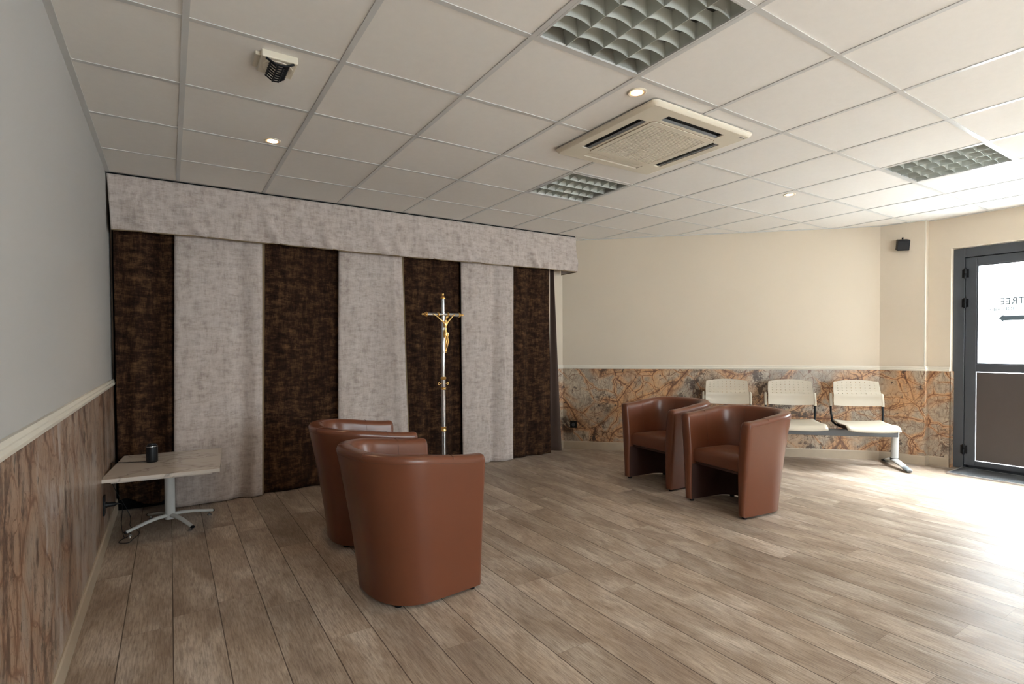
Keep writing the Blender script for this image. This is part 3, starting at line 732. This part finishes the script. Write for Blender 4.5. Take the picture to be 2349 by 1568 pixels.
for sx in (-1, 1):
    MB().lathe([(r_, sx*(.155+h)) for r_, h in fin], 20, (0, 0, ZX), 'x').build('finial', M['gold'], cr, smooth=True)
    MB().lathe([(.016, sx*.030), (.012, sx*.034), (.024, sx*.044), (.026, sx*.050), (.020, sx*.058), (.0165, sx*.061)], 20, (0, 0, ZX), 'x').build('rosette', M['gold'], cr, smooth=True)
# corpus : one continuous skinned body
def corpus():
    J = [((.004, 0, -.165), .0150), ((.002, -.001, -.125), .0125), ((.004, -.002, -.085), .0175), ((.004, -.001, -.062), .013), ((.006, -.006, -.046), .0070), ((.008, -.013, -.030), .0120), ((.009, -.017, -.014), .0105),
         ((-.020, 0, -.066), .0095), ((-.060, .003, -.030), .0066), ((-.100, .012, .000), .0052), ((-.114, .014, .008), .0056),
         ((.028, 0, -.064), .0095), ((.062, .003, -.028), .0066), ((.094, .012, .000), .0052), ((.108, .014, .008), .0056),
         ((-.006, -.002, -.185), .0125), ((.000, -.020, -.250), .0092), ((-.006, -.008, -.312), .0066), ((-.007, -.010, -.340), .0056), ((-.007, -.018, -.356), .0058),
         ((.015, -.002, -.185), .0125), ((.024, -.020, -.250), .0092), ((.010, -.009, -.312), .0066), ((.003, -.010, -.340), .0056), ((.002, -.019, -.356), .0058)]
    E_ = [(0, 1), (1, 2), (2, 3), (3, 4), (4, 5), (5, 6), (2, 7), (7, 8), (8, 9), (9, 10), (2, 11), (11, 12), (12, 13), (13, 14), (0, 15), (15, 16), (16, 17), (17, 18), (18, 19), (0, 20), (20, 21), (21, 22), (22, 23), (23, 24)]
    me = bpy.data.meshes.new('figure'); me.from_pydata([p for p, _ in J], E_, []); me.materials.append(M['gold'])
    o = bpy.data.objects.new('figure', me); C.objects.link(o)
    md = o.modifiers.new('skin', 'SKIN'); md.use_smooth_shade = True
    for i, (_, r_) in enumerate(J): me.skin_vertices[0].data[i].radius = (r_, r_*.85)
    me.skin_vertices[0].data[0].use_root = True
    s_ = o.modifiers.new('sub', 'SUBSURF'); s_.levels = 2; s_.render_levels = 2
    return o
cp = corpus(); cp.parent = cr; cp.location = (.004, -.040, ZX-.004); cp['label'] = 'brass figure with outstretched arms'
mb = MB(); mb.lathe([(.0165, -.200), (.0190, -.188), (.0180, -.170), (.0155, -.158)], 16, (.0045, -.0015, 0)); mb.tube([(.020, -.008, -.166), (.027, -.006, -.180), (.024, -.006, -.208)], [.006, .006, .003], 8)
mb.build('loincloth', M['gold'], cp, smooth=True)
mb = MB(); mb.tube([(.009+.0125*math.cos(a), -.016+.0112*math.sin(a), -.018+.003*math.sin(3*a)) for a in [2*math.pi*i/14 for i in range(15)]], .0023, 6); mb.build('crown', M['gold'], cp, smooth=True)

# ------------------------------------------------------------------ beam bench with three seats
bn = tag(empty('beam_bench', diag(4.61, 2.98, 0), R(-45)), 'cream three-seat waiting bench on a grey beam against the marble wall', 'bench')
# local axes: x along the wall to the right, y towards the wall (away from room), z up
MB().box((-.95, -.03, .303), (.95, .02, .370)).build('beam', M['dark_grey'], bn, bevel=.003)
def seat_shell():
    mb = MB(); nx, ny = 14, 16; top = []; vs = []
    for j in range(ny+1):
        v = j/ny; y = -.30+.43*v
        for i in range(nx+1):
            u = i/nx*2-1; w_ = .235-.02*abs(v-.3); x = u*w_
            z = .428+.016*abs(u)**3 - .010*math.sin(v*math.pi) + .018*max(0, v-.75)*4*.3 - .045*max(0, (.16-v)/.16)**1.6
            vs.append((x, y, z))
    mb.add(vs, [(j*(nx+1)+i, j*(nx+1)+i+1, (j+1)*(nx+1)+i+1, (j+1)*(nx+1)+i) for j in range(ny) for i in range(nx)])
    return mb
def back_shell():
    """perforated plastic back, holes are real"""
    bm = bmesh.new(); cols, rows = 9, 5
    def P(u, v):      # u -1..1, v 0 bottom .. 1 top
        w_ = .222-.012*v**2
        z = .592+.27*v-(.022*u*u*v**3)+(.010*u*u*(1-v)); x = u*w_
        y = .085+.055*v+.020*(1-u*u)-.015*math.exp(-((v-.42)/.12)**2)*.8
        return Vector((x, y, z))
    vo = {}
    def V(u, v):
        key = (round(u, 5), round(v, 5))
        if key not in vo: vo[key] = bm.verts.new(P(u, v))
        return vo[key]
    us = [-1]+[(-.90+1.80*i/18) for i in range(19)]+[1]; vl = [0, .08, .16, .25, .34, .42]; vh = [.42+.535*i/10 for i in range(11)]+[1.0]
    for i in range(len(us)-1):
        for j in range(len(vl)-1): bm.faces.new([V(us[i], vl[j]), V(us[i+1], vl[j]), V(us[i+1], vl[j+1]), V(us[i], vl[j+1])])
        if i in (0, len(us)-2):
            for j in range(len(vh)-1): bm.faces.new([V(us[i], vh[j]), V(us[i+1], vh[j]), V(us[i+1], vh[j+1]), V(us[i], vh[j+1])])
        else: bm.faces.new([V(us[i], vh[10]), V(us[i+1], vh[10]), V(us[i+1], vh[11]), V(us[i], vh[11])])
    for c in range(cols):
        ua, um, ub = us[1+2*c], us[2+2*c], us[3+2*c]
        for r_ in range(rows):
            va, vm, vb = vh[2*r_], vh[2*r_+1], vh[2*r_+2]
            outer = [(ua, va), (um, va), (ub, va), (ub, vm), (ub, vb), (um, vb), (ua, vb), (ua, vm)]
            du, dv = .018, .0145
            inner = [(um+du*math.cos(R(225+45*q)), vm+dv*math.sin(R(225+45*q))) for q in range(8)]
            for q in range(8):
                a, b = outer[q], outer[(q+1) % 8]; c_, d_ = inner[(q+1) % 8], inner[q]
                bm.faces.new([V(*a), V(*b), V(*c_), V(*d_)])
    me = bpy.data.meshes.new('backrest'); bm.to_mesh(me); bm.free(); me.materials.append(M['cream_plastic'])
    return me
bme = back_shell()
for p in bme.polygons: p.use_smooth = True
for sx in (-.63, 0, .63):
    st = seat_shell().build('seat', M['cream_plastic'], bn, smooth=True, solid=.010); st.location = (sx, 0, 0)
    bo = bpy.data.objects.new('backrest', bme); C.objects.link(bo); bo.parent = bn; bo.location = (sx, 0, 0)
    md = bo.modifiers.new('solid', 'SOLIDIFY'); md.thickness = .006; md.offset = 0
    md = bo.modifiers.new('split', 'EDGE_SPLIT'); md.split_angle = R(40)
    for q in (-1, 1):
        sup = MB(); sup.tube([(sx+q*.19, .0, .395), (sx+q*.21, .06, .405), (sx+q*.232, .095, .43), (sx+q*.240, .112, .53), (sx+q*.240, .125, .64)], .010, 10)
        s_ = sup.build('back_support', M['black'], bn, smooth=True)
        MB().tube([(sx+q*.240, .113, .590), (sx+q*.240, .120, .64), (sx+q*.238, .134, .712), (sx+q*.236, .137, .722)], [.0150, .0160, .0155, .009], 12).build('sleeve', M['cream_plastic'], s_, smooth=True)
    br = MB(); br.box((sx-.19, -.20, .385), (sx-.16, .09, .414)).box((sx+.16, -.20, .385), (sx+.19, .09, .414)).box((sx-.16, -.03, .371), (sx+.16, .02, .40)); br.build('seat_bracket', M['black'], bn)
    sc_ = MB()
    for q in (-.17, 0, .17): sc_.lathe([(.004, .0), (.003, -.003)], 8, (sx+q, .098+.0*q, .615), 'y')
for sx in (-.95, .95):
    lg = MB(); lg.tube([(sx, .05, .05), (sx, .02, .395)], [.034, .030], 12, sq=(.8, 1.0)); lo = lg.build('leg', M['white_metal'], bn, smooth=True)
    ft = MB(); ft.tube([(sx, -.17, .030), (sx, -.10, .044), (sx, -.02, .058), (sx, .06, .062), (sx, .14, .050), (sx, .21, .032)], [.024, .027, .031, .032, .028, .022], 12, sq=(1.15, .62))
    fo = ft.build('foot', M['white_metal'], lo, smooth=True)
    tp = MB(); tp.tube([(sx, -.25, .014), (sx, -.235, .020), (sx, -.19, .027), (sx, -.168, .031)], [.020, .027, .030, .027], 12, sq=(1.15, .62)); tp.build('toe_cap', M['grey_plastic'], lo, smooth=True)
    hp = MB(); hp.tube([(sx, .200, .031), (sx, .235, .024), (sx, .270, .016)], [.026, .028, .022], 12, sq=(1.15, .62)); hp.build('heel_cap', M['black'], lo, smooth=True)
    MB().tube([(sx, .052, .062), (sx, .050, .085)], .037, 12, sq=(.85, 1.0)).build('leg_collar', M['black'], lo, smooth=True)

# ------------------------------------------------------------------ wall speaker
ws = tag(empty('wall_speaker', (6.335, -1.725, 2.27)), 'small black loudspeaker on the wall high beside the pillar', 'speaker')
xf = Matrix.Rotation(R(38), 4, 'Z') @ Matrix.Rotation(R(-16), 4, 'Y')
MB().prism([(-.115, -.052), (-.03, -.045), (-.022, .045), (-.105, .052)], -.058, .050).build('cabinet', M['black'], ws, bevel=.006, xf=xf)
MB().box((-.118, -.044, -.048), (-.110, .044, .040)).build('grille', M['black'], ws, bevel=.002, xf=Matrix.Rotation(R(38), 4, 'Z') @ Matrix.Rotation(R(-16), 4, 'Y') @ Matrix.Rotation(R(-6), 4, 'Z'))
mb = MB(); mb.box((-.006, -.030, -.02), (.006, .030, .062)); mb.tube([(-.004, 0, .03), (-.045, -.02, .03)], .010, 10); mb.build('bracket', M['black'], ws)

# ------------------------------------------------------------------ ceiling luminaires
def luminaire():
    r_ = empty('ceiling_luminaire', (0, 0, 0)); h = .282
    # local: long dividers run along y; opening 2h square
    mb = MB(); hs = .10
    mb.box((-h, -h, hs), (h, h, hs+.004)).box((-h-.003, -h, .006), (-h, h, hs)).box((h, -h, .006), (h+.003, h, hs)).box((-h, -h-.003, .006), (h, -h, hs)).box((-h, h, .006), (h, h+.003, hs))
    mb.build('housing', M['void_grey'], r_)
    fr_ = MB()
    for p, q in (((-h-.004, -h-.004, .001), (-h+.006, h+.004, .010)), ((h-.006, -h-.004, .001), (h+.004, h+.004, .010)), ((-h+.006, -h-.004, .001), (h-.006, -h+.006, .010)), ((-h+.006, h-.006, .001), (h-.006, h+.004, .010))): fr_.box(p, q)
    fr_.build('frame', M['tbar'], r_)
    H_ = .062
    def vprof(wt):  # concave V profile: (half width, z)
        return [(.0012+wt*(k_/6)**2.0, .003+H_*k_/6) for k_ in range(7)]
    cw = 2*h/4
    for i in range(-1, 4):
        x = -h+cw*(i+1)
        dv = MB(); pr = vprof(.011)
        ring = [(-a, z) for a, z in pr]+[(a, z) for a, z in reversed(pr)]
        if i == -1: ring = [(max(0, a), z) for a, z in ring]
        if i == 3: ring = [(min(0, a), z) for a, z in ring]
        dv.rings([[(x+a, -h, z) for a, z in ring], [(x+a, h, z) for a, z in ring]])
        dv.build('divider', M['reflector'], r_, smooth=True)
    nb = 7; ch = 2*h/nb
    for j in range(1, nb):
        y = -h+ch*j; bl = MB()
        for i in range(4):
            xa = -h+cw*i+.002; xb_ = xa+cw-.004; rings = []
            for s in range(9):
                u = s/8*2-1; lift = .011*(1-u*u)
                pr = [(.0010+.009*(k_/5)**2, .004+lift+(H_-lift)*k_/5) for k_ in range(6)]
                x = xa+(xb_-xa)*s/8
                rings.append([(x, y-a, z) for a, z in pr]+[(x, y+a, z) for a, z in reversed(pr)])
            bl.rings(rings)
        bl.build('louvre_blade', M['reflector'], r_, smooth=True)
    for x in (-h+cw*.5, -h+cw*1.5, -h+cw*2.5, -h+cw*3.5):
        MB().tube([(x, -h+.02, hs-.02), (x, h-.02, hs-.02)], .008, 10).build('fluorescent_tube', M['white_metal'], r_, smooth=True)
    return r_
def gm(i): return (GX[i]+GX[i+1])/2
def gn(j): return (GY[j]+GY[j+1])/2
lum0 = luminaire()
for i, (cell, rz, lab) in enumerate([((3, 6), 0, 'large louvred ceiling luminaire at the top edge, nearest to the viewer'), ((5, 3), 90, 'louvred ceiling luminaire beside the air conditioner, toward the curtains'), ((8, 6), 0, 'louvred ceiling luminaire at the right, near the entrance door')]):
    o = lum0 if i == 0 else copy_tree(lum0)
    o.location = (gm(cell[0]), gn(cell[1]), HC-.001); o.rotation_euler = (0, 0, R(rz)); tag(o, lab, 'ceiling light', 'square louvred ceiling luminaires')

# ------------------------------------------------------------------ downlights
def downlight():
    r_ = empty('downlight', (0, 0, 0))
    MB().lathe([(.048, -.001), (.048, -.004), (.042, -.007), (.034, -.005), (.033, .004), (.048, .004)], 32).build('trim_ring', M['ivory'], r_, smooth=True)
    MB().lathe([(.0275, -.0040), (.0335, -.0048), (.0335, -.0030), (.0275, -.0030)], 32).build('reflector', M['glow'], r_, smooth=True)
    MB().lathe([(.001, -.0054), (.0285, -.0054), (.0285, .003), (.001, .003)], 32).build('bulb', M['lamp'], r_, smooth=True)
    return r_
dl = downlight()
for i, (x, y, lab) in enumerate([(.486, -.676, 'lit round downlight at the left, above the curtains side'), (1.9, -2.296, 'lit round downlight just in front of the air conditioner'), (4.302, -1.703, 'lit round downlight at the right, far part of the ceiling')]):
    o = dl if i == 0 else copy_tree(dl)
    o.location = (x, y, HC+.005); tag(o, lab, 'downlight', 'round warm downlights in the ceiling')
    L_ = bpy.data.lights.new('downlight_beam', 'SPOT'); L_.energy = 4; L_.color = (1, .72, .45); L_.spot_size = R(110); L_.spot_blend = .8; L_.shadow_soft_size = .03
    lo = bpy.data.objects.new('downlight_beam', L_); C.objects.link(lo); lo.location = (x, y, HC-.012)

# ------------------------------------------------------------------ cassette air conditioner
ac = tag(empty('air_conditioner', (2.43, -1.897, HC-.028)), 'cream square ceiling cassette air conditioner with central grille', 'air conditioner')
hw = .418
pn = MB()
def ringsq(h_, z, r_=.03, n=5):
    pts = []
    for cx_, cy_, a0 in ((h_-r_, h_-r_, 0), (-h_+r_, h_-r_, 90), (-h_+r_, -h_+r_, 180), (h_-r_, -h_+r_, 270)):
        for k_ in range(n): a = R(a0+90*k_/(n-1)); pts.append((cx_+r_*math.cos(a), cy_+r_*math.sin(a), z))
    return pts
# panel with slot openings: frame built of strips around the four slots and centre
zb, zt = 0.0, .010
so, si, sl = .345, .285, .235        # slot outer / inner distance, half length
outer_ = MB(); outer_.rings([ringsq(hw, .024), ringsq(hw, .014), ringsq(hw-.012, .002), ringsq(hw-.02, .0)], caps=False)
outer_.build('panel_rim', M['ivory'], ac, smooth=True)
pnl = MB()
e_ = hw-.020
for p, q in (((-e_, so), (e_, e_)), ((-e_, -e_), (e_, -so)), ((so, -so), (e_, so)), ((-e_, -so), (-so, so)),
             ((sl, si), (so, so)), ((-so, si), (-sl, so)), ((sl, -so), (so, -si)), ((-so, -so), (-sl, -si)),
             ((si, sl), (so, si)), ((si, -si), (so, -sl)), ((-so, sl), (-si, si)), ((-so, -si), (-si, -sl)),
             ((-si, -si), (si, si))):
    pnl.box((p[0], p[1], zb), (q[0], q[1], zt))
pnl.build('panel', M['ivory'], ac)
for k_, (rz) in enumerate((0, 90, 180, 270)):
    xr = Matrix.Rotation(R(rz), 4, 'Z')
    sl_ = MB(); sl_.box((-sl, si, .022), (sl, so, .0245)); sl_.box((-sl-.002, si-.002, .006), (-sl, so+.002, .024)).box((sl, si-.002, .006), (sl+.002, so+.002, .024))
    so_ = sl_.build('outlet_slot', M['shade'], ac, xf=xr)
    fl_ = MB(); wf_, cy_, ang = {0: (.020, .312, R(4)), 90: (.011, .297, R(35)), 180: (.011, .297, R(35)), 270: (.012, .330, R(20))}[rz]
    pr = []
    for y, z in ((-wf_, -.0005), (-wf_+.002, -.002), (wf_, -.002), (wf_, .001), (-wf_+.002, .001)):
        pr.append((cy_+y*math.cos(ang)-z*math.sin(ang), .004+y*math.sin(ang)*.4+z*math.cos(ang)))
    fl_.rings([[(-sl+.006, y, z) for y, z in pr], [(sl-.006, y, z) for y, z in pr]])
    fl_.build('louvre_flap', M['ivory'] if rz == 0 else M['grey_plastic'], so_, xf=xr)
gr = MB(); gs = .225
for i in range(31):
    y = -gs+2*gs*i/30; gr.box((-gs, y-.0038, -.0045), (gs, y+.0038, -.001))
for x in (-gs, -.112, 0, .112, gs-.004): gr.box((x, -gs, -.0048), (x+.004, gs, -.001))
gr.build('intake_grille', M['ivory'], ac)
MB().box((-gs, -gs, -.0009), (gs, gs, -.0003)).build('filter', M['hem'], ac)
gf = MB(); gf.rings([ringsq(.262, .0, .02), ringsq(.262, -.004, .02), ringsq(.228, -.004, .006), ringsq(.228, .0, .006)], closed=True)
gf.build('grille_frame', M['ivory'], ac)
gk = MB(); gk.rings([ringsq(.2655, -.0002, .022), ringsq(.2655, -.0012, .022), ringsq(.2625, -.0012, .02), ringsq(.2625, -.0002, .02)], closed=True); gk.build('grille_joint', M['hem'], ac)
lg_ = MB(); lg_.box((.335, -.385, -.0006), (.392, -.368, 0)); lo_ = lg_.build('badge', M['cream_trim'], ac)
lk = MB()
for q in range(5): lk.box((.340+q*.0095, -.380, -.0012), (.346+q*.0095, -.373, -.0006))
lk.build('badge_mark', M['dark_grey'], lo_)

# ------------------------------------------------------------------ ceiling alarm sounder
al = tag(empty('alarm_sounder', (.358, -1.655, HC)), 'square ivory ceiling sounder with a black slatted cage across its middle', 'alarm')
MB().box((-.072, -.078, -.026), (.072, .078, .006)).build('base', M['ivory'], al, bevel=.006)
MB().box((-.092, -.045, -.012), (-.070, .070, .006)).build('side_block', M['ivory'], al, bevel=.003)
dsh = MB(); dsh.lathe([(.062, -.026), (.062, -.030), (.056, -.031), (.05, -.0275), (.02, -.0268)], 32); dsh.build('dish', M['ivory'], al, smooth=True)
cg = MB()
for i in range(7):
    y = -.066+.022*i
    pts = [(x, y, -.034-.022*math.cos(x/.040*math.pi/2)) for x in [-.040+.008*k_ for k_ in range(11)]]
    cg.tube(pts, .0034, 6)
for x in (-.036, -.010, .014, .036): cg.tube([(x, y, -.034-.022*math.cos(x/.040*math.pi/2)) for y in (-.072, -.03, .03, .072)], .0042, 6)
cg.tube([(-.055, -.074, -.029), (-.02, -.080, -.050), (.02, -.080, -.050), (.055, -.074, -.029)], .005, 6)
cg.build('cage', M['black'], al, smooth=True)
